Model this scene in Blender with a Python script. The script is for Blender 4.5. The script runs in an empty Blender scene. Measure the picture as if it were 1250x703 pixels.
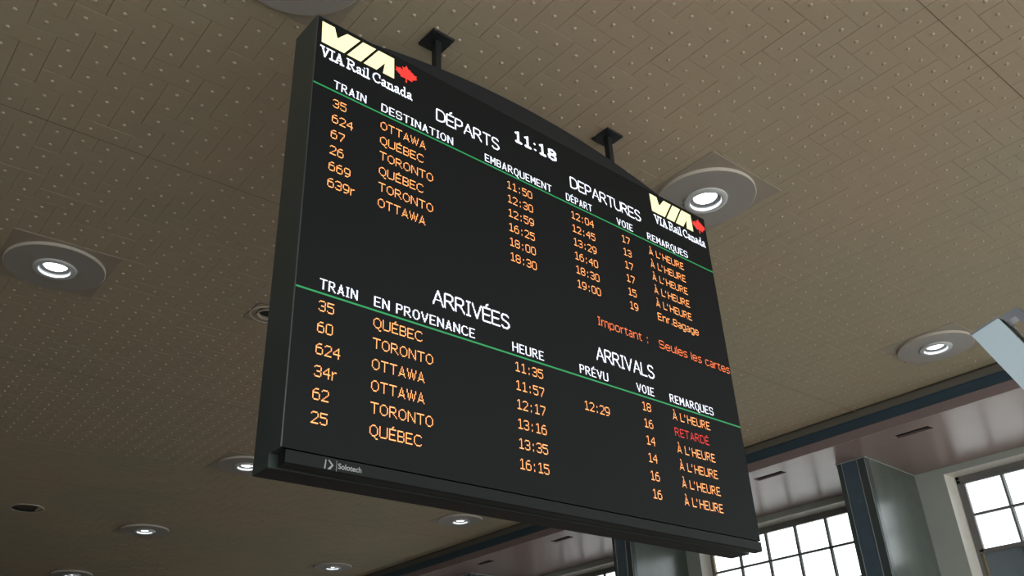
import bpy, math, random
from mathutils import Vector, Matrix
random.seed(7)
SC = bpy.context.scene
COL = SC.collection

# ------------------------------------------------------------------ camera
CAMP = Vector((-1.8185248, -3.8789756, -4.3507862))
RR = ((0.76937007, -0.63733904, -0.04322751),      # image right
      (0.27761647, 0.39453799, -0.87593885),       # image down
      (0.57532492, 0.66192048, 0.48048154))        # forward
cd = bpy.data.cameras.new('camera'); cam = bpy.data.objects.new('camera', cd); COL.objects.link(cam)
m3 = Matrix((RR[0], tuple(-v for v in RR[1]), tuple(-v for v in RR[2]))).transposed()
cam.matrix_world = Matrix.Translation(CAMP) @ m3.to_4x4()
cd.sensor_width = 36; cd.lens = 30.878; cd.clip_start = .05; cd.clip_end = 300
SC.camera = cam
def ray(u, v):
    return (Vector(RR[0])*((u-625)/1072.15) + Vector(RR[1])*((v-351.5)/1072.15) + Vector(RR[2]))

# ------------------------------------------------------------------ world, exposure
w = bpy.data.worlds.new('sky'); SC.world = w; w.use_nodes = True
bg = w.node_tree.nodes['Background']; bg.inputs[0].default_value = (.93, .97, 1.0, 1); bg.inputs[1].default_value = 3.2
SC.view_settings.view_transform = 'Standard'; SC.view_settings.look = 'None'
SC.view_settings.exposure = 0; SC.view_settings.gamma = 1; SC.view_settings.use_curve_mapping = False

# ------------------------------------------------------------------ materials
def mat(name, col, rough=.6, metal=0, emit=None, es=0, noise=0, nscale=5, bump=0, spec=.5):
    m = bpy.data.materials.new(name); m.use_nodes = True
    nt = m.node_tree; b = nt.nodes['Principled BSDF']
    b.inputs['Base Color'].default_value = (*col, 1); b.inputs['Roughness'].default_value = rough
    b.inputs['Metallic'].default_value = metal; b.inputs['Specular IOR Level'].default_value = spec
    if emit:
        b.inputs['Emission Color'].default_value = (*emit, 1); b.inputs['Emission Strength'].default_value = es
    if noise or bump:
        geo = nt.nodes.new('ShaderNodeNewGeometry')
        n = nt.nodes.new('ShaderNodeTexNoise'); n.inputs['Scale'].default_value = nscale; n.inputs['Detail'].default_value = 4
        nt.links.new(geo.outputs['Position'], n.inputs['Vector'])
        if noise:
            mx = nt.nodes.new('ShaderNodeMix'); mx.data_type = 'RGBA'
            mx.inputs[6].default_value = (*[c*(1-noise) for c in col], 1)
            mx.inputs[7].default_value = (*[min(1, c*(1+noise)) for c in col], 1)
            nt.links.new(n.outputs['Fac'], mx.inputs[0]); nt.links.new(mx.outputs[2], b.inputs['Base Color'])
        if bump:
            bp = nt.nodes.new('ShaderNodeBump'); bp.inputs['Strength'].default_value = bump; bp.inputs['Distance'].default_value = .01
            nt.links.new(n.outputs['Fac'], bp.inputs['Height']); nt.links.new(bp.outputs[0], b.inputs['Normal'])
    return m

def tile_mat():
    m = mat('acoustic_tile_paint', (.46, .395, .30), .7, noise=.05, nscale=40, spec=.12)
    nt = m.node_tree; b = nt.nodes['Principled BSDF']
    src = b.inputs['Base Color'].links[0].from_socket
    geo = [n for n in nt.nodes if n.type == 'NEW_GEOMETRY'][0]
    vor = nt.nodes.new('ShaderNodeTexNoise'); vor.inputs['Scale'].default_value = .55; vor.inputs['Detail'].default_value = 2
    nt.links.new(geo.outputs['Position'], vor.inputs['Vector'])
    ramp = nt.nodes.new('ShaderNodeValToRGB')
    ramp.color_ramp.elements[0].position = .35; ramp.color_ramp.elements[0].color = (.955, .99, .955, 1)
    ramp.color_ramp.elements[1].position = .65; ramp.color_ramp.elements[1].color = (1.04, .985, .955, 1)
    nt.links.new(vor.outputs['Fac'], ramp.inputs[0])
    mx = nt.nodes.new('ShaderNodeMix'); mx.data_type = 'RGBA'; mx.blend_type = 'MULTIPLY'; mx.inputs[0].default_value = 1
    nt.links.new(src, mx.inputs[6]); nt.links.new(ramp.outputs[0], mx.inputs[7]); nt.links.new(mx.outputs[2], b.inputs['Base Color'])
    return m
M = dict(
    tile=tile_mat(),
    back=mat('ceiling_void', (.10, .085, .065), .9),
    tan=mat('cove_paint', (.22, .20, .165), .6, noise=.06),
    blue=mat('blue_steel_paint', (.045, .085, .12), .42, noise=.12, nscale=3),
    pink=mat('pink_gloss_paint', (.36, .26, .25), .27, noise=.05, nscale=2, bump=.10, spec=.32),
    pinkm=mat('pink_matt_paint', (.30, .23, .23), .5, noise=.08),
    wall=mat('grey_green_wall_paint', (.45, .49, .445), .55, noise=.07, nscale=2),
    reveal=mat('cream_reveal_paint', (.86, .84, .76), .4, noise=.05),
    column=mat('green_grey_gloss', (.12, .145, .125), .24, noise=.2, nscale=3, bump=.12, spec=.5),
    colblue=mat('blue_gloss_paint', (.085, .13, .17), .3, noise=.18, nscale=6),
    strip=mat('dark_teal_strip', (.07, .09, .09), .25, noise=.1),
    bead=mat('bead_highlight', (.42, .48, .50), .22, metal=.5),  # pale metal paints the highlight lines on the column ridges
    frame=mat('window_steel', (.19, .185, .18), .4, noise=.15),
    brass=mat('window_side_bead', (.45, .37, .22), .35, metal=.3),
    panelg=mat('window_opaque_panel', (.20, .24, .27), .35, noise=.1),
    dark=mat('vent_dark', (.012, .012, .012), .7),
    ventgrey=mat('vent_slat', (.06, .055, .055), .5),
    disc=mat('lamp_plate_paint', (.36, .335, .315), .45, noise=.04, nscale=3),
    rim=mat('lamp_rim_lit', (.62, .57, .50), .5),  # paler than the disc: light caught on the rim is in the colour
    square=mat('lamp_panel_paint', (.36, .31, .25), .5, noise=.08),
    collar=mat('lamp_collar_paint', (.62, .64, .66), .3),
    refl=mat('lamp_reflector', (.85, .87, .9), .25, metal=.2),
    lamp=mat('lamp_glass', (1, 1, 1), .3, emit=(.93, .97, 1), es=8),
    baffle=mat('lamp_baffle', (.16, .165, .17), .4),
    metal=mat('black_powder_coat', (.012, .015, .017), .45),
    house=mat('sign_housing_paint', (.046, .060, .057), .36, noise=.08, nscale=2, spec=.6),
    edge=mat('sign_edge_highlight', (.075, .09, .088), .35, metal=.3),  # lighter tone paints the highlight along the housing's corner edge
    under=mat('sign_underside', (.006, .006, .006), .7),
    arch=mat('sign_cover_paint', (.010, .013, .016), .55),
    screen=mat('led_screen_face', (.0128, .0145, .0146), .6, noise=.05, nscale=60, spec=.10),
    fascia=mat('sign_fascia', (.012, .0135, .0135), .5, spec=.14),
    orange=mat('led_orange', (.05, .02, .01), .5, emit=(1.0, .36, .115), es=2.1),
    redorange=mat('led_red_orange', (.05, .02, .01), .5, emit=(1.0, .20, .06), es=1.5),
    red=mat('led_red', (.05, .01, .01), .5, emit=(1.0, .045, .035), es=1.1),
    white=mat('led_white', (.05, .05, .05), .5, emit=(.84, .88, 1.0), es=1.6),
    yellow=mat('led_yellow', (.05, .05, .03), .5, emit=(1.0, .93, .50), es=1.35),
    green=mat('led_green', (.01, .05, .02), .5, emit=(.02, .33, .10), es=1.0),
    print=mat('grey_print', (.34, .35, .35), .5),
    signface=mat('pale_blue_panel', (.29, .37, .40), .4, noise=.06, nscale=4),
    signside=mat('grey_blue_side', (.20, .245, .27), .4, noise=.06),
    signdark=mat('dark_grey_metal', (.06, .064, .072), .4, noise=.1),
    floor=mat('terrazzo', (.46, .42, .36), .35, noise=.15, nscale=8),
    seam=mat('seam_dark', (.17, .135, .10), .9, spec=.05),  # even dark brown for the strips along the tile seams
    stud=mat('stud_lit_tone', (.505, .437, .338), .5, spec=.3),  # tile paint made paler, painting in the light the studs catch
    paving=mat('added_paving', (.50, .49, .46), .8, noise=.1, nscale=.5),
    hall=mat('hall_wall_stone', (.34, .31, .27), .6, noise=.1, nscale=1.5),
)

# ------------------------------------------------------------------ mesh helpers
class MB:
    def __init__(s): s.v = []; s.f = []; s.mi = []
    def add(s, vs, fs, mi=0):
        o = len(s.v); s.v += [tuple(v) for v in vs]; s.f += [tuple(i+o for i in f) for f in fs]; s.mi += mi if isinstance(mi, list) else [mi]*len(fs)
    def box(s, x0, x1, y0, y1, z0, z1, mi=0):
        s.add([(x0,y0,z0),(x1,y0,z0),(x1,y1,z0),(x0,y1,z0),(x0,y0,z1),(x1,y0,z1),(x1,y1,z1),(x0,y1,z1)],
              [(0,3,2,1),(4,5,6,7),(0,1,5,4),(1,2,6,5),(2,3,7,6),(3,0,4,7)], mi)
    def cbox(s, x0, x1, y0, y1, z0, z1, c, mi=0):
        """box with all edges chamfered by c"""
        xs = (x0, x1); ys = (y0, y1); zs = (z0, z1); vs = []; idx = {}
        for i in (0, 1):
            for j in (0, 1):
                for k in (0, 1):
                    for a in range(3):
                        v = [xs[i], ys[j], zs[k]]
                        sg = (1-2*i, 1-2*j, 1-2*k)
                        for b in range(3):
                            if b != a: v[b] += sg[b]*c
                        idx[i, j, k, a] = len(vs); vs.append(v)
        fs = []
        for a in range(3):
            b, d = (a+1) % 3, (a+2) % 3
            for e in (0, 1):
                q = []
                for (m_, n_) in ((0,0),(1,0),(1,1),(0,1)):
                    t = [0,0,0]; t[a] = e; t[b] = m_; t[d] = n_; q.append(idx[(*t, a)])
                fs.append(tuple(q) if e else tuple(reversed(q)))
        for a in range(3):           # edges running along a
            b, d = (a+1) % 3, (a+2) % 3
            for m_ in (0, 1):
                for n_ in (0, 1):
                    t0 = [0,0,0]; t0[b] = m_; t0[d] = n_; t1 = list(t0); t1[a] = 1
                    q = [idx[(*t0, b)], idx[(*t1, b)], idx[(*t1, d)], idx[(*t0, d)]]
                    fs.append(tuple(q) if (m_ == n_) else tuple(reversed(q)))
        for i in (0,1):
            for j in (0,1):
                for k in (0,1):
                    q = [idx[i,j,k,0], idx[i,j,k,1], idx[i,j,k,2]]
                    fs.append(tuple(q) if (i+j+k) % 2 else tuple(reversed(q)))
        s.add(vs, fs, mi)
    def lathe(s, prof, n=48, mi=0, cx=0, cy=0, close=False):
        """profile [(r,z)...] about the z axis; r==0 ends become a fan"""
        o = len(s.v); rings = []
        for r, z in prof:
            if r < 1e-6: s.v.append((cx, cy, z)); rings.append([len(s.v)-1])
            else:
                st = len(s.v)
                for k in range(n):
                    a = 2*math.pi*k/n; s.v.append((cx+r*math.cos(a), cy+r*math.sin(a), z))
                rings.append(list(range(st, st+n)))
        for A, B in zip(rings, rings[1:]):
            for k in range(n):
                l = (k+1) % n
                if len(A) == 1: f = (A[0], B[k], B[l])
                elif len(B) == 1: f = (A[k], B[0], A[l])
                else: f = (A[k], B[k], B[l], A[l])
                s.f.append(f); s.mi.append(mi)
    def prism(s, poly, axis, a0, a1, mi=0):
        """extrude a 2-D polygon along an axis; poly coords are the two other axes in order"""
        n = len(poly); vs = []
        for a in (a0, a1):
            for p_, q_ in poly:
                v = [0,0,0]; o = [i for i in range(3) if i != axis]; v[axis] = a; v[o[0]] = p_; v[o[1]] = q_; vs.append(v)
        fs = [tuple(range(n)), tuple(range(2*n-1, n-1, -1))] + [(i, i+n, (i+1) % n+n, (i+1) % n) for i in range(n)]
        s.add(vs, fs, mi)
    def build(s, name, mats, parent=None, smooth=False, fix=True):
        me = bpy.data.meshes.new(name); me.from_pydata(s.v, [], s.f)
        for m_ in (mats if isinstance(mats, (list, tuple)) else [mats]): me.materials.append(m_)
        me.polygons.foreach_set('material_index', s.mi)
        if smooth:
            me.polygons.foreach_set('use_smooth', [True]*len(s.f)); me.set_sharp_from_angle(angle=.6)
        me.update()
        if fix:
            import bmesh
            bm = bmesh.new(); bm.from_mesh(me); bmesh.ops.recalc_face_normals(bm, faces=bm.faces); bm.to_mesh(me); bm.free()
        o = bpy.data.objects.new(name, me); COL.objects.link(o)
        if parent: o.parent = parent
        return o

def thing(name, label, cat, loc=(0,0,0), rz=0, group=None):
    o = bpy.data.objects.new(name, None); COL.objects.link(o); o.empty_display_size = .1
    o.location = loc; o.rotation_euler = (0, 0, rz); o['label'] = label; o['category'] = cat
    if group: o['group'] = group
    return o
def struct(o, label=None):
    o['kind'] = 'structure'
    if label: o['label'] = label
    return o
def dup(root, loc, label):
    r = root.copy(); COL.objects.link(r); r.location = loc; r['label'] = label
    for ch in list(root.children):
        c = ch.copy(); COL.objects.link(c); c.parent = r
        for g in list(ch.children):
            d = g.copy(); COL.objects.link(d); d.parent = c
    return r

ZC = .53            # ceiling underside
XE = 11.38          # inner edge of the tiled ceiling
ZS = .12            # soffit underside
XW = 14.3           # window wall
ZF = -6.2           # floor
YN, YF = -8.5, 36.0

# ------------------------------------------------------------------ large structure
b = MB(); b.box(-12, XE, YN, YF, ZC+.035, ZC+.10); ceiling = struct(b.build('ceiling', M['back']))
ceiling['label'] = 'tan acoustic tile ceiling in a herringbone of studded tiles'
b = MB(); b.box(-30, XW+.5, YN-40, YF, ZF-.1, ZF); struct(b.build('floor', M['floor']))  # extended far past the open end to bounce sky light onto the ceiling
b = MB(); b.box(XW+.5, 90, YN-40, YF+30, ZF-.35, ZF-.15); struct(b.build('ground', M['paving']), 'pale paving added out of view beyond the windows')  # added so less light comes up through the windows from below
b = MB(); b.box(-12.2, -12, YN, YF, ZF, ZC+.1); struct(b.build('wall_left', M['hall']))
b = MB(); b.box(-12.2, 17, YF, YF+.2, ZF, ZC+.1); struct(b.build('wall_back', M['hall']))
# tan cove strip, blue steel edge beam and pink band stepping down to the soffit
b = MB(); b.box(XE, XE+.2, YN, YF, .43, ZC+.10); struct(b.build('trim_1', M['tan']), 'narrow tan cove strip along the ceiling edge')
b = MB(); b.box(XE-.035, XE+.2, YN, YF, .415, .43); b.box(XE-.02, XE+.2, YN, YF, .285, .415); b.box(XE-.035, XE+.2, YN, YF, .27, .285)
struct(b.build('trim_2', M['blue']), 'dark blue painted steel edge beam')
b = MB(); b.box(XE, XE+.03, YN, YF, ZS, .27); struct(b.build('trim_3', M['pinkm']), 'dull pink band under the blue beam')

# soffit with rectangular vent openings
COLS = [-7.6, -1.95, 3.68, 9.27, 14.85, 20.45, 26.05]          # column centres along the wall
VENTS = []
for c in COLS: VENTS += [c-1.40, c+1.36]
VL, VX0, VX1 = .31, 11.80, 12.00
b = MB()
b.box(XE+.03, VX0, YN, YF, ZS, ZS+.14); b.box(VX1, XW, YN, YF, ZS, ZS+.14)
ys = [YN]
for v in VENTS: ys += [v-VL, v+VL]
ys.append(YF)
for y0, y1 in zip(ys[::2], ys[1::2]): b.box(VX0, VX1, y0, y1, ZS, ZS+.14)
struct(b.build('trim_4', M['pink']), 'glossy pink soffit mirroring the windows')

# window wall with openings
BAYC = [(-4.86, 'a'), (.70, 'b'), (6.45, 'c'), (12.05, 'd'), (17.65, 'e'), (23.25, 'f')]
HW = 2.31; ZH = 0.0; ZB = -4.6; XG = 14.62
b = MB()
b.box(XW, XW+.5, YN, YF, ZH, ZS+.3); b.box(XW, XW+.5, YN, YF, ZF, ZB)
ys = [YN]
for c, _ in BAYC: ys += [c-HW, c+HW]
ys.append(YF)
for y0, y1 in zip(ys[::2], ys[1::2]): b.box(XW, XW+.5, y0, y1, ZB, ZH)
struct(b.build('wall_right', M['wall']), 'grey green window wall')

def window(n, yc, thick):
    """steel window in a cream reveal: rows of six panes, an opaque row, then glass again"""
    y0, y1 = yc-HW, yc+HW
    r = MB()
    r.prism([(XW+.001, ZH), (XG+.12, ZH-.035), (XG+.12, ZH+.03), (XW+.001, ZH+.03)], 1, y0, y1)
    # head tapers a little; side reveals are splayed
    r.prism([(XW+.001, y0-.02), (XW+.001, y0+.002), (XG+.12, y0+.07), (XG+.12, y0-.02)], 2, ZB, ZH)
    r.prism([(XW+.001, y1-.002), (XW+.001, y1+.02), (XG+.12, y1+.02), (XG+.12, y1-.07)], 2, ZB, ZH)
    rev = struct(r.build('window_%d' % n, M['reveal']), 'steel framed window in cream reveal')
    ya, yb = y0+.06, y1-.06
    f = MB(); t = .05
    f.box(XG-.02, XG+.06, ya, yb, ZH-.15, ZH-.03); f.box(XG-.03, XG-.02, ya, yb, ZH-.10, ZH-.085)
    f.box(XG-.02, XG+.06, ya, yb, ZB, ZB+.1)
    for s_, e in ((1, ya), (-1, yb)):
        f.box(XG-.02, XG+.06, *sorted((e, e+s_*.06)), ZB, ZH-.03)
    zr = [ZH-.15, -.73, -1.38, -2.06, -2.7, -3.34, -4.0, ZB+.1]
    pitch = (yb-ya-.12)/6
    for i in range(1, 6):
        y = ya+.06+pitch*i
        if i == 1:
            q = MB(); q.cbox(-.022, .05, -.014, .014, ZB+.1, ZH-.15, .004)
            q.box(-.002, .03, .028, .034, ZB+.1, ZH-.15); q.box(-.002, .03, -.034, -.028, ZB+.1, ZH-.15); q.box(0, .002, -.034, .034, ZB+.1, ZB+.12)
            mu = q.build('mullion', M['frame'], rev); mud = mu.data
        else:
            mu = bpy.data.objects.new('mullion', mud); COL.objects.link(mu); mu.parent = rev
        mu.location = (XG, y, 0)
    for z in zr[1:-1]:
        q = MB(); q.cbox(XG-.024, XG+.05, ya+.06, yb-.06, z-.02, z+.02, .004)
        q.build('transom', M['frame'], rev)
    if thick:       # opening sash with a heavier frame round the top two rows
        zb = zr[2]
        for (u0, u1) in ((ya+.06, ya+.06+pitch*3), (ya+.06+pitch*3, yb-.06)):
            f.cbox(XG-.035, XG+.04, u0, u0+.075, zb, zr[0], .006); f.cbox(XG-.035, XG+.04, u1-.075, u1, zb, zr[0], .006)
        f.cbox(XG-.035, XG+.04, ya+.06, yb-.06, zr[0]-.02, zr[0], .006)
        f.cbox(XG-.035, XG+.04, ya+.06, yb-.06, zb-.03, zb+.05, .006)
    f.build('window_frame', M['frame'], rev)
    g = MB()
    for s_, e in ((1, ya+.06), (-1, yb-.06)):
        for k in (0, 1): g.box(XG-.03, XG+.02, *sorted((e+s_*(.012+k*.022), e+s_*(.020+k*.022))), ZB+.1, ZH-.15)
    g.build('side_bead', M['brass'], rev)
    # panes (thin clear glass) and the opaque row
    glass = bpy.data.materials.get('window_glass')
    if not glass:
        glass = bpy.data.materials.new('window_glass'); glass.use_nodes = True; nt = glass.node_tree; nt.nodes.clear()
        out = nt.nodes.new('ShaderNodeOutputMaterial'); tr = nt.nodes.new('ShaderNodeBsdfTransparent'); gl = nt.nodes.new('ShaderNodeBsdfGlossy')
        fr = nt.nodes.new('ShaderNodeFresnel'); mx = nt.nodes.new('ShaderNodeMixShader'); gl.inputs['Roughness'].default_value = .05
        fr.inputs['IOR'].default_value = 1.35
        nt.links.new(fr.outputs[0], mx.inputs[0]); nt.links.new(tr.outputs[0], mx.inputs[1]); nt.links.new(gl.outputs[0], mx.inputs[2]); nt.links.new(mx.outputs[0], out.inputs[0])
        tr.inputs[0].default_value = (.95, .97, .97, 1)
    shared = {}
    for r_ in range(len(zr)-1):
        if zr[r_+1] < -3.0: continue
        for i in range(6):
            ya_, yb_ = ya+.06+pitch*i, ya+.06+pitch*(i+1)
            key = r_
            if key not in shared:
                q = MB(); h_ = zr[r_]-zr[r_+1]; q.box(-.002, .002, 0, pitch, -h_, 0)
                o = q.build('pane', M['panelg'] if r_ == 2 else glass, rev); shared[key] = o.data
            else:
                o = bpy.data.objects.new('pane', shared[key]); COL.objects.link(o); o.parent = rev
            o.location = (XG+.014, ya_, zr[r_])
            if r_ == 2: o['label'] = 'opaque blue grey pane'
    return rev
for i, (c, k) in enumerate(BAYC): window(i+1, c, k == 'b')

# ------------------------------------------------------------------ columns
def column():
    r = thing('column', 'x', 'column', (0, 0, ZF), 0, 'columns along the window wall')
    H = ZS-ZF
    xf = 12.36
    b = MB(); b.prism([(xf+.12, -.27), (XW, -.14), (XW, .30), (xf+.12, .29)], 2, 0, H); b.build('column_body', M['column'], r)
    b = MB(); b.prism([(xf+.02, -.27), (xf+.12, -.27), (xf+.12, .29), (xf+.02, .29), (xf, .27), (xf, .185), (xf+.012, .18), (xf+.012, -.10), (xf, -.105), (xf, -.25)], 2, 0, H)
    b.build('edge_casing', M['strip'], r)
    b = MB(); b.box(xf+.002, xf+.0125, -.095, .175, 0, H); b.build('front_panel', M['colblue'], r)
    for y in (-.108, .188, -.255):
        b = MB(); n = 8; b.prism([(xf-.001+.007*math.cos(2*math.pi*k/n), y+.007*math.sin(2*math.pi*k/n)) for k in range(n)], 2, 0, H); b.build('bead', M['bead'], r, smooth=True)
    b = MB(); b.lathe([(0, -.006), (.009, -.004), (.010, .004)], 10)
    s = b.build('screw', M['bead'], r); s.rotation_euler = (0, math.pi/2, 0); s.location = (xf-.002, .01, H-.72)
    b = MB(); b.prism([(xf-.004, -.278), (XW, -.15), (XW, .31), (xf-.004, .298)], 2, H-.016, H-.002); b.build('top_bead', M['wall'], r)
    return r
lab = ['column front with blue panel between the two windows at lower right',
       'column showing below the middle of the sign, left of the gridded window',
       'farthest column, only its dark top showing at the bottom edge of the picture']
c0 = column(); c0.location.y = COLS[2]; c0['label'] = lab[0]
dup(c0, (0, COLS[3], ZF), lab[1]); dup(c0, (0, COLS[4], ZF), lab[2])

# ------------------------------------------------------------------ vents in the soffit
def vent(y):
    r = thing('ceiling_vent', 'x', 'vent', (0, y, ZS), 0, 'slot vents in the pink soffit')
    b = MB(); e = .006
    b.box(VX0-.0, VX0+e, -VL, VL, .0, .14); b.box(VX1-e, VX1, -VL, VL, 0, .14); b.box(VX0, VX1, -VL, -VL+e, 0, .14); b.box(VX0, VX1, VL-e, VL, 0, .14)
    b.build('liner', M['pinkm'], r)
    b = MB(); b.box(VX0+e, VX1-e, -VL+e, VL-e, .065, .08); b.build('backing', M['dark'], r)
    for k in range(4):
        x = VX0+.03+k*.045; b = MB(); b.prism([(x, .03), (x+.018, .055), (x+.021, .055), (x+.003, .03)], 1, -VL+e, VL-e); b.build('slat', M['ventgrey'], r)
    return r
vl = [(VENTS[4], 'dark slot vent in pink soffit, rightmost, above and right of the near column'),
      (VENTS[5], 'dark slot vent in pink soffit just right of the lower right corner of the sign'),
      (VENTS[7], 'dark slot vent hanging right under the bottom edge of the sign'),
      (VENTS[8], 'smallest and farthest dark slot vent, at the bottom edge of the picture')]
v0 = vent(vl[0][0]); v0['label'] = vl[0][1]
for y, l in vl[1:]: dup(v0, (0, y, ZS), l)

# ------------------------------------------------------------------ downlights
LR = .49; SQ = .525
LIGHTS = [(4.395, .297, 'large lit round downlight behind the top right corner of the sign'),
          (-.255, 5.247, 'lit round downlight at the left side, on a square plate'),
          (9.87, .74, 'lit round downlight on the right beside the pale blue box'),
          (4.31, 10.46, 'lit downlight half hidden by the bottom left corner of the sign'),
          (4.43, 15.74, 'lit downlight at bottom left, between the corner of the sign and the dark hole'),
          (4.47, 21.03, 'lit downlight cut by the bottom edge at far left'),
          (9.855, 11.67, 'lit downlight just under the middle of the sign'),
          (9.84, 17.24, 'lit downlight at the bottom edge nearest the blue beam, left of the middle'),
          (-.13, .09, 'downlight disc cut off by the top edge, left of the sign')]
def downlight():
    r = thing('ceiling_light', 'x', 'ceiling light', (0,0,ZC), 0, 'round downlights in the tiled ceiling')
    b = MB(); b.cbox(-SQ, SQ, -SQ, SQ, -.006, .02, .003); b.build('square_plate', M['square'], r)
    b = MB(); b.lathe([(LR, -.006), (LR+.002, -.036), (LR-.004, -.042)], 96); b.build('rim', M['rim'], r, smooth=True)
    b = MB(); b.lathe([(LR-.004, -.042), (.205, -.042), (.205, -.01)], 96); b.build('round_plate', M['disc'], r, smooth=True)
    b = MB(); b.lathe([(.215, -.042), (.212, -.060), (.200, -.066), (.168, -.066), (.163, -.062), (.160, -.045), (.156, -.02), (.156, .03), (.160, .03)], 64)
    col_ = b.build('collar', M['collar'], r, smooth=True)
    b = MB(); b.lathe([(.162, -.063), (.157, -.064), (.151, -.040)], 64); b.build('reflector', M['refl'], col_, smooth=True)
    b = MB(); b.lathe([(.151, -.040), (.150, -.022), (.116, -.012), (.114, .02)], 64); b.build('baffle', M['baffle'], col_, smooth=True)
    b = MB(); b.lathe([(0, -.030), (.05, -.028), (.09, -.021), (.107, -.014), (.115, -.006)], 48); b.build('lamp_glass', M['lamp'], r, smooth=True)
    return r
l0 = downlight()
for i, (x, y, l) in enumerate(LIGHTS):
    if i == 0: l0.location = (x, y, ZC); l0['label'] = l
    else: dup(l0, (x, y, ZC), l)

# unlit round recesses
HOLES = [(2.06, 5.02, .19, 'unlit round ceiling recess with pale ring, half hidden by left edge of the sign'),
         (1.95, 15.15, .27, 'small dark unlit round recess at the lower left')]
for i, (x, y, rr, l) in enumerate(HOLES):
    r = thing('ceiling_recess', l, 'ceiling fixture', (x, y, ZC), 0, 'unlit round recesses in the ceiling')
    b = MB()
    b.lathe([(rr+.02, -.003), (rr+.018, -.010), (rr, -.010), (rr, .10), (0, .10)], 48); b.build('recess_cup', M['dark' if i else 'tan'], r, smooth=True)
    b = MB(); b.lathe([(rr+.03, -.002), (rr+.028, -.016), (rr+.012, -.018), (rr+.002, .03)], 48); b.build('ring', M['rim'], r, smooth=True)
    if i == 0:
        b = MB(); b.lathe([(.135, -.02), (.138, -.032), (.122, -.036), (.115, .02)], 48); g = b.build('inner_ring', M['rim'], r, smooth=True); g.location = (.0, .0, .02)
        b = MB(); b.lathe([(.115, .02), (0, .02)], 32); b.build('dark_lens', M['dark'], r)
        b = MB(); b.box(-.30, .30, -.30, .30, -.004, .008)
        # square surround as four strips so the recess stays open
        b = MB()
        for (x0, x1, y0, y1) in ((-.23, .23, -.23, -.215), (-.23, .23, .215, .23), (-.23, -.215, -.215, .215), (.215, .23, -.215, .215)): b.box(x0, x1, y0, y1, -.008, .01)
        b.build('square_surround', M['tan'], r)

# ------------------------------------------------------------------ herringbone of studded ceiling tiles
P = .2069; X0 = 2.850; Y0 = -1.598
def tile_mesh(w_, h_, studs, c=.0022, seam=0):
    t = MB(); g = .0012
    x0, x1, y0, y1 = -w_*P/2+g, w_*P/2-g, -h_*P/2+g, h_*P/2-g
    z0, z1 = 0, .03
    t.add([(x0,y0,z1),(x1,y0,z1),(x1,y1,z1),(x0,y1,z1),(x0,y0,z0+c),(x1,y0,z0+c),(x1,y1,z0+c),(x0,y1,z0+c),
           (x0+c,y0+c,z0),(x1-c,y0+c,z0),(x1-c,y1-c,z0),(x0+c,y1-c,z0)],
          [(11,10,9,8),(8,9,5,4),(9,10,6,5),(10,11,7,6),(11,8,4,7),(4,5,1,0),(5,6,2,1),(6,7,3,2),(7,4,0,3)])
    if studs:
        for i in range(w_):
            for j in range(h_):
                cx = (i-(w_-1)/2)*P; cy = (j-(h_-1)/2)*P; n = 8
                o = len(t.v)
                for (r, z) in ((.0165, 0), (.0125, -.0085)):
                    for k in range(n):
                        a = 2*math.pi*k/n; t.v.append((cx+r*math.cos(a), cy+r*math.sin(a), z))
                t.v.append((cx, cy, -.0125))
                for k in range(n):
                    l = (k+1) % n
                    t.f.append((o+k, o+n+k, o+n+l, o+l)); t.mi.append(1)
                    t.f.append((o+n+k, o+2*n, o+n+l)); t.mi.append(1)
    return t
def project(x, y, z):
    d = Vector((x, y, z))-CAMP; q = [d.dot(Vector(r)) for r in RR]
    if q[2] <= .1: return None
    return 625+1072.15*q[0]/q[2], 351.5+1072.15*q[1]/q[2], q[2]
def plate_state(x, y):
    """0 = free, 1 = partly under a fixture, 2 = wholly under one"""
    st = 0
    for (lx, ly, _) in LIGHTS:
        dx, dy = abs(x-lx), abs(y-ly)
        if dx < SQ-P/2 and dy < SQ-P/2: return 2
        if dx < SQ+.02 and dy < SQ+.02: st = 1
    for (lx, ly, rr, _) in HOLES:
        d = math.hypot(x-lx, y-ly)
        if max(abs(x-lx), abs(y-ly)) < rr+.02: return 2 if d < rr else 1
    return st
tiles = []
def band(j): return math.floor((j+3)/25)
for j in range(-13, 130):
    y = Y0+j*P
    for i in range(-46, 42):
        x = X0+i*P
        if x+P/2 > XE: continue
        q = project(x, y, ZC)
        if not q: continue
        mg = 260 if y < 6 else 120
        if not (-mg < q[0] < 1250+mg and -mg < q[1] < 703+mg): continue
        s_ = (i+j+2*band(j)) % 4
        # the tile this cell belongs to: (i, j, w, h) of its lower-left cell
        if s_ == 0: key = (i, j, 2, 1)
        elif s_ == 1: key = (i-1, j, 2, 1)
        elif s_ == 2: key = (i, j, 1, 2) if band(j+1) == band(j) else (i, j, 1, 1)
        else: key = (i, j-1, 1, 2) if band(j-1) == band(j) else (i, j, 1, 1)
        tiles.append((key, i, j, plate_state(x, y)))
cells = {}
for key, i, j, st in tiles: cells.setdefault(key, []).append((i, j, st))
out = []
for key, cs in cells.items():
    i, j, w_, h_ = key
    if len(cs) == w_*h_ and all(c[2] == 0 for c in cs): out.append((i+(w_-1)/2, j+(h_-1)/2, w_, h_, True))
    else:
        for (a, b_, st) in cs:
            if st < 2: out.append((a, b_, 1, 1, st == 0))
def hidden(px, py):        # behind the sign as seen in the photograph
    if px < 330 or px > 925: return False
    l = 387-(py-17)*.083; r = 862+(py-269)*.172
    top = 17+(px-387)*.53; bot = 581+(px-305)*.172
    return l < px < r and top < py < bot
ranked = []
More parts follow.
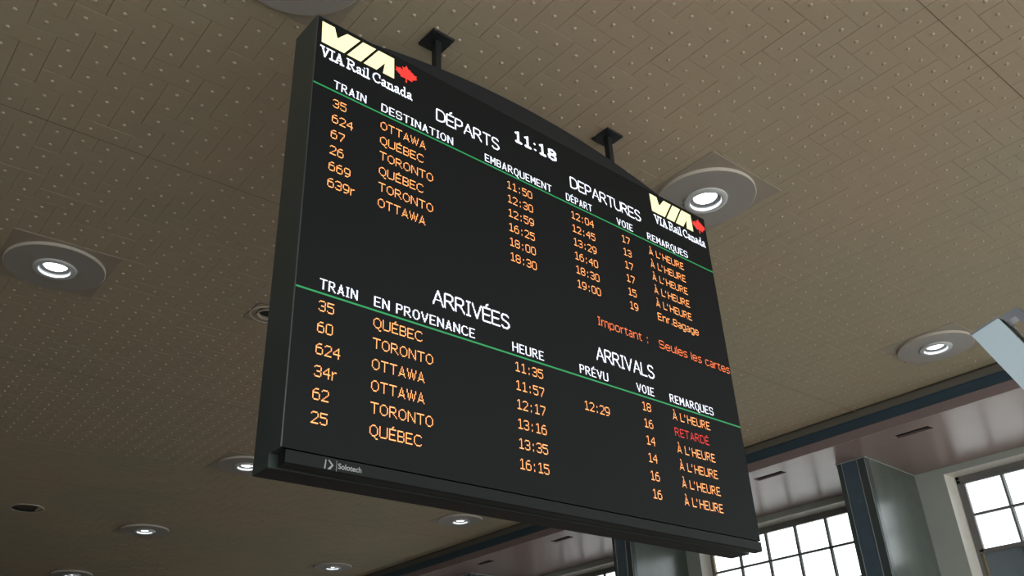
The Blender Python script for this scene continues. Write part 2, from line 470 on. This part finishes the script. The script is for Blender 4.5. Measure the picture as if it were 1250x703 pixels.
for t in out:
    x, y = X0+t[0]*P, Y0+t[1]*P; q = project(x, y, ZC)
    inview = 0 < q[0] < 1250 and 0 < q[1] < 703 and not hidden(q[0], q[1])
    ranked.append((0 if inview else 1, q[2]/math.sqrt(t[2]*t[3]), t, x, y))
ranked.sort(key=lambda r: (r[0], r[1]))
shared = {}; joined = MB(); far = 0
for n_, (v, d, t, x, y) in enumerate(ranked):
    dz = random.uniform(-.0012, .0012)
    seam = 0
    if n_ < 300 and v == 0:
        k = (t[2], t[3], t[4])
        if k not in shared:
            o = tile_mesh(*k).build('tile', [M['tile'], M['stud']], ceiling, fix=False); shared[k] = o.data
        else:
            o = bpy.data.objects.new('tile', shared[k]); COL.objects.link(o); o.parent = ceiling
        o.location = (x, y, ZC+dz)
        o.rotation_euler = (random.uniform(-.003, .003), random.uniform(-.003, .003), 0)
    else:
        tm = tile_mesh(t[2], t[3], t[4] and (y < 11))
        ca, cb = random.uniform(-.003, .003), random.uniform(-.003, .003)
        joined.add([(vx+x, vy+y, vz+ZC+dz+ca*vx+cb*vy) for vx, vy, vz in tm.v], tm.f, tm.mi)
jo = joined.build('distant_tiles', [M['tile'], M['stud']], ceiling, fix=False); jo['kind'] = 'stuff'
# thin raised seam strips between the tile bands
for b_ in range(0, 5):
    y = Y0+(-3+25*b_-.5)*P
    q = MB(); q.cbox(-9, XE-.01, y-.003, y+.003, ZC-.0012, ZC+.03, .0005); q.build('seam_strip', M['seam'], ceiling)

# ------------------------------------------------------------------ LED writing
F = {}
def g(ch, rows): F[ch] = rows.split('/')
g('0', '.####./#....#/#....#/#....#/#....#/#....#/#....#/#....#/.####.')
g('1', '..##../.#.#../...#../...#../...#../...#../...#../...#../.#####')
g('2', '.####./#....#/.....#/.....#/....#./...#../..#.../.#..../######')
g('3', '.####./#....#/.....#/.....#/..###./.....#/.....#/#....#/.####.')
g('4', '....#./...##./..#.#./.#..#./#...#./######/....#./....#./....#.')
g('5', '######/#...../#...../#####./.....#/.....#/.....#/#....#/.####.')
g('6', '..###./.#..../#...../#####./#....#/#....#/#....#/#....#/.####.')
g('7', '######/.....#/.....#/....#./....#./...#../...#../..#.../..#...')
g('8', '.####./#....#/#....#/#....#/.####./#....#/#....#/#....#/.####.')
g('9', '.####./#....#/#....#/#....#/#....#/.#####/.....#/....#./.###..')
F[':'] = ['.....', '.....', '..#..', '..#..', '.....', '.....', '.....', '..#..', '..#..']
g('.', '.../.../.../.../.../.../.../.#./.#.')
g(' ', '.../.../.../.../.../.../.../.../...')
g("'", '#/#/#/././././././.'.replace('/./././././.', '/././././././'.rstrip('/')))
F["'"] = ['#..', '#..', '#..', '...', '...', '...', '...', '...', '...']
g('A', '...#.../...#.../..#.#../..#.#../..#.#../.#...#./.#####./.#...#./#.....#')
g('B', '#####./#....#/#....#/#....#/#####./#....#/#....#/#....#/#####.')
g('C', '..####./.#....#/#....../#....../#....../#....../#....../.#....#/..####.')
g('D', '#####../#....#./#.....#/#.....#/#.....#/#.....#/#.....#/#....#./#####..')
g('E', '######/#...../#...../#...../#####./#...../#...../#...../######')
g('H', '#.....#/#.....#/#.....#/#.....#/#######/#.....#/#.....#/#.....#/#.....#')
g('I', '###/.#./.#./.#./.#./.#./.#./.#./###')
g('L', '#...../#...../#...../#...../#...../#...../#...../#...../######')
g('M', '#.....#/##...##/##...##/#.#.#.#/#.#.#.#/#..#..#/#.....#/#.....#/#.....#')
g('N', '#.....#/##....#/#.#...#/#.#...#/#..#..#/#...#.#/#...#.#/#....##/#.....#')
g('O', '..###../.#...#./#.....#/#.....#/#.....#/#.....#/#.....#/.#...#./..###..')
g('P', '#####./#....#/#....#/#....#/#####./#...../#...../#...../#.....')
g('Q', '..###../.#...#./#.....#/#.....#/#.....#/#.....#/#.....#/.#...#./..###../....#../.....##')
g('R', '#####../#....#./#....#./#....#./#####../#..#.../#...#../#....#./#.....#')
g('S', '.#####./#.....#/#....../#....../.#####./......#/......#/#.....#/.#####.')
g('T', '#######/...#.../...#.../...#.../...#.../...#.../...#.../...#.../...#...')
g('U', '#.....#/#.....#/#.....#/#.....#/#.....#/#.....#/#.....#/#.....#/.#####.')
g('V', '#.....#/#.....#/.#...#./.#...#./.#...#./..#.#../..#.#../...#.../...#...')
g('W', '#...#...#/#...#...#/#...#...#/.#.#.#.#./.#.#.#.#./.#.#.#.#./.#.#.#.#./..#...#../..#...#..')
g('a', '...../...../.###./....#/....#/.####/#...#/#...#/.####')
g('c', '...../...../.####/#..../#..../#..../#..../#..../.####')
g('e', '....../....../.####./#....#/#....#/######/#...../#....#/.####.')
g('g', '....../....../.#####/#....#/#....#/#....#/#....#/#...##/.###.#/.....#/.####.')
g('l', '#/#/#/#/#/#/#/#/#')
g('m', '........./........./#.###.##./##...#..#/#....#..#'.replace('#.###.##.', '#.##..##.').replace('##...#..#', '##..##..#')+'/#...#...#/#...#...#/#...#...#/#...#...#')
F['m'] = ['.........', '.........', '#.##.###.', '##..#...#', '#...#...#', '#...#...#', '#...#...#', '#...#...#', '#...#...#']
g('n', '....../....../#.###./##...#/#....#/#....#/#....#/#....#/#....#')
g('o', '....../....../.####./#....#/#....#/#....#/#....#/#....#/.####.')
g('p', '....../....../#.###./##...#/#....#/#....#/#....#/#....#/#####./#...../#.....')
g('r', '..../..../#.##/##../#.../#.../#.../#.../#...')
g('s', '...../...../.####/#..../#..../.###./....#/....#/####.')
g('t', '..../.#../####/.#../.#../.#../.#../.#../..##')
g('u', '....../....../#....#/#....#/#....#/#....#/#....#/#...##/.###.#')
F['É'] = F['E']; F['À'] = F['A']
ACC = {'É': [(3, -2), (2.2, -1.2)], 'À': [(2, -2.4), (2.8, -1.6)]}

# taller, thinner forms for the two titles (13 rows), drawn as strokes and sampled on the LED grid
TS = {
 'A': (10, [((0,13),(5,0)), ((5,0),(10,13)), ((1.7,8.6),(8.3,8.6))]),
 'D': (9.5, [((0,0),(0,13)), ((0,0),(4.5,0)), ((0,13),(4.5,13)), ((4.5,0),(8,1.6)), ((8,1.6),(9.5,4.5)), ((9.5,4.5),(9.5,8.5)), ((9.5,8.5),(8,11.4)), ((8,11.4),(4.5,13))]),
 'E': (8, [((0,0),(0,13)), ((0,0),(8,0)), ((0,6.3),(7,6.3)), ((0,13),(8,13))]),
 'I': (4, [((2,0),(2,13)), ((0,0),(4,0)), ((0,13),(4,13))]),
 'L': (7.5, [((0,0),(0,13)), ((0,13),(7.5,13))]),
 'P': (7.8, [((0,0),(0,13)), ((0,0),(5,0)), ((5,0),(7.5,1.5)), ((7.5,1.5),(7.5,5.3)), ((7.5,5.3),(5,7.2)), ((5,7.2),(0,7.2))]),
 'R': (9, [((0,0),(0,13)), ((0,0),(5,0)), ((5,0),(7.5,1.5)), ((7.5,1.5),(7.5,5)), ((7.5,5),(5,6.8)), ((5,6.8),(0,6.8)), ((4.2,6.8),(9,13))]),
 'S': (8.5, [((8,1.8),(6,.2)), ((6,.2),(2.6,0)), ((2.6,0),(.4,1.7)), ((.4,1.7),(.4,4)), ((.4,4),(2,5.6)), ((2,5.6),(6.5,7)), ((6.5,7),(8.3,8.7)), ((8.3,8.7),(8.2,11)), ((8.2,11),(6,13)), ((6,13),(2.3,13)), ((2.3,13),(0,11.2))]),
 'T': (9, [((4.5,0),(4.5,13)), ((0,0),(9,0))]),
 'U': (9, [((0,0),(0,9.5)), ((0,9.5),(1.5,12.3)), ((1.5,12.3),(4.5,13)), ((4.5,13),(7.5,12.3)), ((7.5,12.3),(9,9.5)), ((9,9.5),(9,0))]),
 'V': (9.6, [((0,0),(4.8,13)), ((4.8,13),(9.6,0))]),
 # clock figures, heavy with a foot on the 1
 '1': (6.5, [((3.6,0),(3.6,13)), ((3.6,0),(1,1.9)), ((.6,13),(6.6,13))]),
 '8': (8.6, [((4.3,0),(1,1.4)), ((1,1.4),(.8,4.4)), ((.8,4.4),(4.3,6.1)), ((4.3,6.1),(7.8,4.4)), ((7.8,4.4),(7.6,1.4)), ((7.6,1.4),(4.3,0)), ((4.3,6.1),(.4,8.2)), ((.4,8.2),(.6,11.6)), ((.6,11.6),(4.3,13)), ((4.3,13),(8,11.6)), ((8,11.6),(8.2,8.2)), ((8.2,8.2),(4.3,6.1))]),
 ':': (2.5, [((1.2,4.2),(1.3,4.2)), ((1.2,11.6),(1.3,11.6))]),
}
TS['É'] = (8, TS['E'][1]+[((3.2,-1.6),(5.6,-3.8))])
# serif strokes for the small wording under the emblem (cap height 13)
TSS = {
 'V': (11, [((1.5,0),(5.8,13)), ((2.2,0),(6.2,13)), ((5.9,13),(10,0)), ((0,0),(4,0)), ((8,0),(11.6,0))]),
 'I': (5, [((2.5,0),(2.5,13)), ((0,0),(5,0)), ((0,13),(5,13))]),
 'A': (12, [((2,13),(6,0)), ((6,0),(10.2,13)), ((5.6,0),(9.6,13)), ((3.4,8.6),(8.4,8.6)), ((.3,13),(4,13)), ((7.8,13),(12,13))]),
 'R': (11.5, [((2,0),(2,13)), ((0,0),(6,0)), ((6,0),(8.6,1.5)), ((8.6,1.5),(8.6,4.6)), ((8.6,4.6),(6,6.4)), ((6,6.4),(2,6.4)), ((5,6.4),(9.5,13)), ((9.5,13),(11.6,13)), ((0,13),(4,13))]),
 'C': (11, [((10,4),(10,.6)), ((10,2),(7.8,.2)), ((7.8,.2),(4.6,.2)), ((4.6,.2),(1.4,3)), ((1.4,3),(.8,6.5)), ((.8,6.5),(1.4,10)), ((1.4,10),(4.6,12.8)), ((4.6,12.8),(8,12.8)), ((8,12.8),(10.4,10.4))]),
 'a': (7.5, [((1,6),(3,4.6)), ((3,4.6),(5,5.2)), ((5,5.2),(5.4,7)), ((5.4,7),(5.4,12)), ((5.4,12),(7.2,13)), ((5.4,8.4),(2,9)), ((2,9),(.6,11)), ((.6,11),(2,13)), ((2,13),(4,12.6)), ((4,12.6),(5.4,11))]),
 'i': (4, [((2,5),(2,13)), ((.3,5),(2,5)), ((0,13),(4,13)), ((1.9,1.5),(2.1,1.5))]),
 'l': (4, [((2,0),(2,13)), ((.3,0),(2,0)), ((0,13),(4,13))]),
 'n': (9, [((2,5),(2,13)), ((.3,5),(2,5)), ((2,7),(4,5)), ((4,5),(6,5.2)), ((6,5.2),(7,7)), ((7,7),(7,13)), ((0,13),(3.6,13)), ((5.4,13),(9,13))]),
 'd': (8.6, [((6.4,0),(6.4,13)), ((4.8,0),(6.4,0)), ((6.4,13),(8.4,13)), ((6.4,7),(4.6,5)), ((4.6,5),(2.4,5.2)), ((2.4,5.2),(.8,8)), ((.8,8),(1,11)), ((1,11),(2.6,13)), ((2.6,13),(4.6,12.8)), ((4.6,12.8),(6.4,11))]),
 ' ': (2.2, []),
}
def segdist(px, py, a, b_):
    ax, ay = a; bx, by = b_; dx, dy = bx-ax, by-ay; L = dx*dx+dy*dy
    t = 0 if L == 0 else max(0, min(1, ((px-ax)*dx+(py-ay)*dy)/L))
    return math.hypot(px-ax-t*dx, py-ay-t*dy)
YT = -.0022
class Text(MB):
    def quad(s, x0, x1, z0, z1): s.add([(x0,YT,z0),(x1,YT,z0),(x1,YT,z1),(x0,YT,z1)], [(0,1,2,3)])
def bitmap_text(txt, xa, xb, zb, cap, bold=0):
    """LED matrix lettering whose first column is at xa, last at xb and baseline at zb"""
    t = Text(); cells_ = []; cx = 0
    for ch in txt:
        rows = F[ch]; wd = len(rows[0])+bold
        for r_, row in enumerate(rows):
            k = 0
            while k < len(row):
                if row[k] == '#':
                    e = k
                    while e < len(row) and row[e] == '#': e += 1
                    cells_.append((cx+k, cx+e+bold, r_)); k = e
                else: k += 1
        for (ax, ay) in ACC.get(ch, []): cells_.append((cx+ax, cx+ax+1.2+bold*.6, ay))
        cx += wd+1
    cx -= 1
    sx = (xb-xa)/cx; sz = cap/9
    for (a, b_, r_) in cells_:
        i_ = .22 if bold else .14; t.quad(xa+(a+i_)*sx, xa+(b_-i_)*sx, zb+(9-r_-1)*sz+sz*.05, zb+(9-r_)*sz-sz*.05)
    return t
def stroke_text(txt, xa, xb, zb, cap, font, wt, gap, step=1.0):
    t = Text(); cx = 0; pos = []
    for ch in txt: pos.append((ch, cx)); cx += font[ch][0]+gap
    cx -= gap
    sx = (xb-xa)/cx; sz = cap/13
    for ch, ox in pos:
        wd, segs = font[ch]
        if not segs: continue
        y = -5.0
        while y < 15:
            run = None; x = -1.5
            while x <= wd+2:
                on = min(segdist(x, y, *sg) for sg in segs) <= wt
                if on and run is None: run = x
                if not on and run is not None:
                    t.quad(xa+(ox+run-step/2)*sx, xa+(ox+x-step/2)*sx, zb+(13-y-step/2)*sz, zb+(13-y+step/2)*sz); run = None
                x += step
            y += step
    return t

# ------------------------------------------------------------------ the departure board
TH = .022
HB, HF, D = 2.991, 2.913, .287
board = thing('departure_board', 'large black hanging LED departures and arrivals board with orange times', 'information board', (0,0,0), TH)
b = MB(); b.cbox(0, 4, .004, D, -HF, 0, .004); b.build('housing', M['house'], board)
b = MB(); b.cbox(-.0005, .008, -.001, .010, -HF, .002, .002); b.build('edge_highlight', M['edge'], board)  # painted highlight on the front left corner
b = MB(); b.box(0, .008, .010, D, -.002, .004); b.build('edge_highlight', M['edge'], board)
b = MB(); b.cbox(0, 4, .115, D, -HB+.003, -HF, .003); b.build('bottom_tray', M['house'], board)
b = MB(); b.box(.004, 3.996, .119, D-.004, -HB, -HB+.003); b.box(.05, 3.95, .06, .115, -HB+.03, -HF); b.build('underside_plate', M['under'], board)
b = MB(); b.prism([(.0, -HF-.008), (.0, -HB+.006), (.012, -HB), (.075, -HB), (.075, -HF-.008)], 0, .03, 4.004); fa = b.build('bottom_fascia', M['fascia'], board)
b = MB(); b.box(.008, 4, -.0005, .02, -HF, -.002); screen = b.build('screen', M['screen'], board)
# arched cover behind the top edge
prof = []
N = 40
for k in range(N+1):
    x = .05+3.9*k/N; u = (x-2)/1.95; prof.append((x, .285*(1-u*u)))
prof += [(3.95, -.01), (.05, -.01)]
b = MB(); b.prism([(x, z) for x, z in prof], 1, .10, .19); b.build('arched_cover', M['arch'], board, smooth=True)
for x in (1.065, 2.945):
    rod = MB(); rod.cbox(x-.027, x+.027, .118, .172, .15, ZC-.012, .004); rod.build('hanger_rod', M['metal'], board)
    pl = MB(); pl.cbox(x-.10, x+.10, .045, .245, ZC-.02, ZC, .003); pl.build('mounting_plate', M['metal'], board)
    for (dx, dy) in ((-.075,-.075),(.075,-.075),(.075,.075),(-.075,.075)):
        bt = MB(); bt.lathe([(0, ZC-.028), (.008, ZC-.026), (.009, ZC-.02)], 6, cx=x+dx, cy=.145+dy); bt.build('bolt', M['metal'], board)

def led(t, m, label=None, name='lettering'):
    o = t.build(name, M[m], screen, fix=False)
    if label: o['label'] = label
    return o
# rules
for z in (-.5635, -2.007):
    t = Text(); t.quad(.008, 4.0, z-.0055, z+.0055); led(t, 'green', 'thin green rule', 'rule')
# headings, departures then arrivals
HEADS = [('TRAIN', .148, .392), ('DESTINATION', .504, 1.099), ('EMBARQUEMENT', 1.381, 2.038), ('DÉPART', 2.187, 2.475), ('VOIE', 2.757, 2.951), ('REMARQUES', 3.127, 3.656)]
for s_, xa, xb in HEADS: led(bitmap_text(s_, xa, xb, -.541, .066, 1), 'white', 'white heading reading '+s_)
HEADS2 = [('TRAIN', .148, .396), ('EN PROVENANCE', .502, 1.251), ('HEURE', 1.558, 1.839), ('PRÉVU', 2.173, 2.460), ('VOIE', 2.757, 2.952), ('REMARQUES', 3.128, 3.660)]
for s_, xa, xb in HEADS2: led(bitmap_text(s_, xa, xb, -1.981, .066, 1), 'white', 'white heading reading '+s_)
led(stroke_text('DÉPARTS', .958, 1.520, -.385, .098, TS, .72, 2.2, .8), 'white', 'tall white title DÉPARTS')
led(stroke_text('DEPARTURES', 2.256, 3.068, -.393, .098, TS, .72, 2.2, .8), 'white', 'tall white title DEPARTURES')
led(stroke_text('ARRIVÉES', .925, 1.540, -1.832, .098, TS, .72, 2.2, .8), 'white', 'tall white title ARRIVÉES')
led(stroke_text('ARRIVALS', 2.360, 2.975, -1.832, .098, TS, .72, 2.2, .8), 'white', 'tall white title ARRIVALS')
led(stroke_text('11:18', 1.690, 2.112, -.212, .092, TS, 1.25, 4.0, .8), 'white', 'bold white clock reading 11:18')
W5 = .2485
dep = [('35', 'OTTAWA', '11:50', '12:04', '17', "À L'HEURE"), ('624', 'QUÉBEC', '12:30', '12:45', '13', "À L'HEURE"), ('67', 'TORONTO', '12:59', '13:29', '17', "À L'HEURE"),
       ('26', 'QUÉBEC', '16:25', '16:40', '17', "À L'HEURE"), ('669', 'TORONTO', '18:00', '18:30', '15', "À L'HEURE"), ('639r', 'OTTAWA', '18:30', '19:00', '19', 'Enr.Bagage')]
arr = [('35', 'QUÉBEC', '11:35', '', '18', "À L'HEURE"), ('60', 'TORONTO', '11:57', '12:29', '16', 'RETARDÉ'), ('624', 'OTTAWA', '12:17', '', '14', "À L'HEURE"),
       ('34r', 'OTTAWA', '13:16', '', '14', "À L'HEURE"), ('62', 'TORONTO', '13:35', '', '16', "À L'HEURE"), ('25', 'QUÉBEC', '16:15', '', '16', "À L'HEURE")]
WN = {2: .0975, 3: .1515}
WD = {'OTTAWA': .361, 'QUÉBEC': .343, 'TORONTO': .421}
for rows, z0, dz in ((dep, -.690, .1205), (arr, -2.117, .1285)):
    for r_, (n_, d_, a_, b_, v_, m_) in enumerate(rows):
        z = z0-dz*r_
        wn = .187 if n_ == '639r' else (.136 if n_ == '34r' else WN[len(n_)])
        def put(s_, xa, xb, mt='orange', cap=.0655, kind='orange'):
            led(bitmap_text(s_, xa, xb, z, cap), mt, kind+' lettering reading '+s_)
        put(n_, .152, .152+wn)
        put(d_, .504, .504+WD[d_])
        xo = 1.578 if rows is dep else 1.571
        put(a_, xo, xo+W5)
        if b_: put(b_, 2.224 if rows is dep else 2.186, (2.224 if rows is dep else 2.186)+.251)
        put(v_, 2.791, 2.891)
        xm = 3.121 if rows is dep else 3.134
        if m_ == 'RETARDÉ': put(m_, xm, xm+.406, 'red', kind='red')
        else: put(m_, xm, xm+(.512 if m_ == 'Enr.Bagage' else .449))
# the running message, cut by the right edge
led(bitmap_text('Important :', 2.410, 2.975, -1.545, .070), 'redorange', 'red orange running message')
led(bitmap_text('Seules les cartes', 3.088, 3.985, -1.545, .070), 'redorange', 'red orange running message')

# emblem: slanted yellow letters, red leaf and serif wording
def poly(pts, m, label, ox, sx):
    me = bpy.data.meshes.new('emblem'); import bmesh
    bm = bmesh.new(); vs = [bm.verts.new((ox+x*sx, YT, z)) for x, z in pts]; bm.faces.new(vs)
    bmesh.ops.triangulate(bm, faces=bm.faces); bm.to_mesh(me); bm.free(); me.materials.append(M[m])
    o = bpy.data.objects.new('emblem', me); COL.objects.link(o); o.parent = screen; o['label'] = label
LEAF = [(0,1),(.12,.74),(.24,.80),(.19,.50),(.37,.64),(.41,.53),(.60,.56),(.53,.37),(.62,.31),(.30,.05),(.34,-.04),(.03,.0),(.045,-.30)]
LEAF = LEAF+[(-x, z) for x, z in reversed(LEAF[1:])]
for (ox, sx) in ((0.0, 1.0), (3.202, 1.0)):
    k = 1
    poly([(.036,-.036),(.128,-.036),(.152,-.118),(.222,-.036),(.322,-.036),(.208,-.213),(.042,-.213)], 'yellow', 'yellow slanted letter V', ox, sx)
    poly([(.343,-.036),(.447,-.036),(.335,-.213),(.231,-.213)], 'yellow', 'yellow slanted letter I', ox, sx)
    poly([(.467,-.036),(.594,-.036),(.598,-.213),(.508,-.213),(.522,-.118),(.458,-.213),(.356,-.213)], 'yellow', 'yellow slanted letter A', ox, sx)
    poly([(.697+x*.148, -.158+z*.118) for x, z in LEAF], 'red', 'red maple leaf', ox, sx)
    led(stroke_text('VIA Rail Canada', ox+.040+(.02 if ox else 0), ox+(.747), -.322, .076, TSS, .95, 1.2, .9), 'white', 'white serif wording under the emblem')

# maker's mark printed on the lower fascia
def fp(pts_list):
    q = MB()
    for pts in pts_list: q.add([(x, -.0015, z) for x, z in pts], [tuple(range(len(pts)))])
    return q
mx0, mz0 = .246, -2.982
q = fp([[(mx0+.0, mz0), (mx0+.008, mz0), (mx0+.012, mz0+.048), (mx0+.006, mz0+.048)],
        [(mx0+.020, mz0+.048), (mx0+.030, mz0+.048), (mx0+.054, mz0+.022), (mx0+.044, mz0+.022)],
        [(mx0+.044, mz0+.024), (mx0+.055, mz0+.026), (mx0+.036, mz0), (mx0+.020, mz0)],
        [(mx0+.070, mz0-.004), (mx0+.0725, mz0-.004), (mx0+.0725, mz0+.052), (mx0+.070, mz0+.052)]])
q.build('maker_mark', M['print'], fa, fix=False)
cu = bpy.data.curves.new('maker_name', 'FONT'); cu.body = 'Solotech'; cu.size = .040; cu.offset = .0009
to = bpy.data.objects.new('maker_name', cu); COL.objects.link(to)
bpy.context.view_layer.update()
me = bpy.data.meshes.new_from_object(to.evaluated_get(bpy.context.evaluated_depsgraph_get()))
COL.objects.unlink(to); bpy.data.objects.remove(to)
me.materials.clear(); me.materials.append(M['print'])
to = bpy.data.objects.new('maker_name', me); COL.objects.link(to); to.parent = fa
to.rotation_euler = (math.pi/2, 0, 0); to.location = (.326, -.0015, -2.970)

# ------------------------------------------------------------------ pale box sign at the right edge, on a post
Ld = (Vector(RR[0])*.56+Vector(RR[1])*.83-Vector(RR[2])*.5).normalized()
N0 = CAMP+ray(1217, 387).normalized()*4.2
def onp(u, v):
    d = ray(u, v); t = (N0-CAMP).dot(Ld)/d.dot(Ld); return CAMP+d*t
A0 = onp(1184.6, 408); B0 = onp(1238, 398)
sign = thing('box_sign', 'pale blue grey box sign end with dark rim poking in at right edge', 'sign', (0,0,0))
LEN = 2.4
def beam(name, m, pts, l0_, l1_):
    q = MB(); n = len(pts)
    q.add([p_+Ld*l0_ for p_ in pts]+[p_+Ld*l1_ for p_ in pts], [tuple(range(n)), tuple(range(2*n-1, n-1, -1))]+[(i, i+n, (i+1) % n+n, (i+1) % n) for i in range(n)])
    return q.build(name, M[m], sign)
e1 = (A0-N0); e2 = (B0-N0); C0 = A0+e2*1.0
beam('front_panel', 'signface', [N0, A0, A0+e2*.06, N0+e2*.06], .006, LEN)
beam('side_panel', 'signside', [N0+e2*.06, B0, B0+e1*.06, N0+e1*.06+e2*.06], .006, LEN)
beam('back_panel', 'signside', [A0+e2*.06, C0, B0+e1*.06, N0+e1*.06+e2*.06], .03, LEN)
beam('end_rim', 'signdark', [N0-e1*.01-e2*.01, A0+e1*.01-e2*.01, C0, B0-e1*.01+e2*.01], -.002, .006)
# dark rail running beside the box with a short link
K0 = onp(1241, 374.5); K1 = onp(1233, 379); K2 = onp(1257, 381)
kv = (K2-K0)
beam('rail', 'signdark', [K0, K0+kv, K0+kv+(K1-K0)*.9, K1], 0, LEN)
J0 = onp(1221, 386); J1 = onp(1228, 392)
q = MB(); n = 4
pa = [J0, J1, J1+Ld*.03, J0+Ld*.03]; pb = [K1-kv*.0, K1+kv*.5, K1+kv*.5+Ld*.03, K1+Ld*.03]
q.add(pa+pb, [(0,1,2,3), (7,6,5,4)]+[(i, i+n, (i+1) % n+n, (i+1) % n) for i in range(n)]); q.build('link_bar', M['signdark'], sign)
pb_ = N0+Ld*(LEN-.3)+e1*.5+e2*.5
q = MB(); q.cbox(pb_.x-.05, pb_.x+.05, pb_.y-.05, pb_.y+.05, ZF, pb_.z, .006); q.build('post', M['signdark'], sign)
q = MB(); q.cbox(pb_.x-.25, pb_.x+.25, pb_.y-.25, pb_.y+.25, ZF, ZF+.03, .006); q.build('base_plate', M['signdark'], sign)
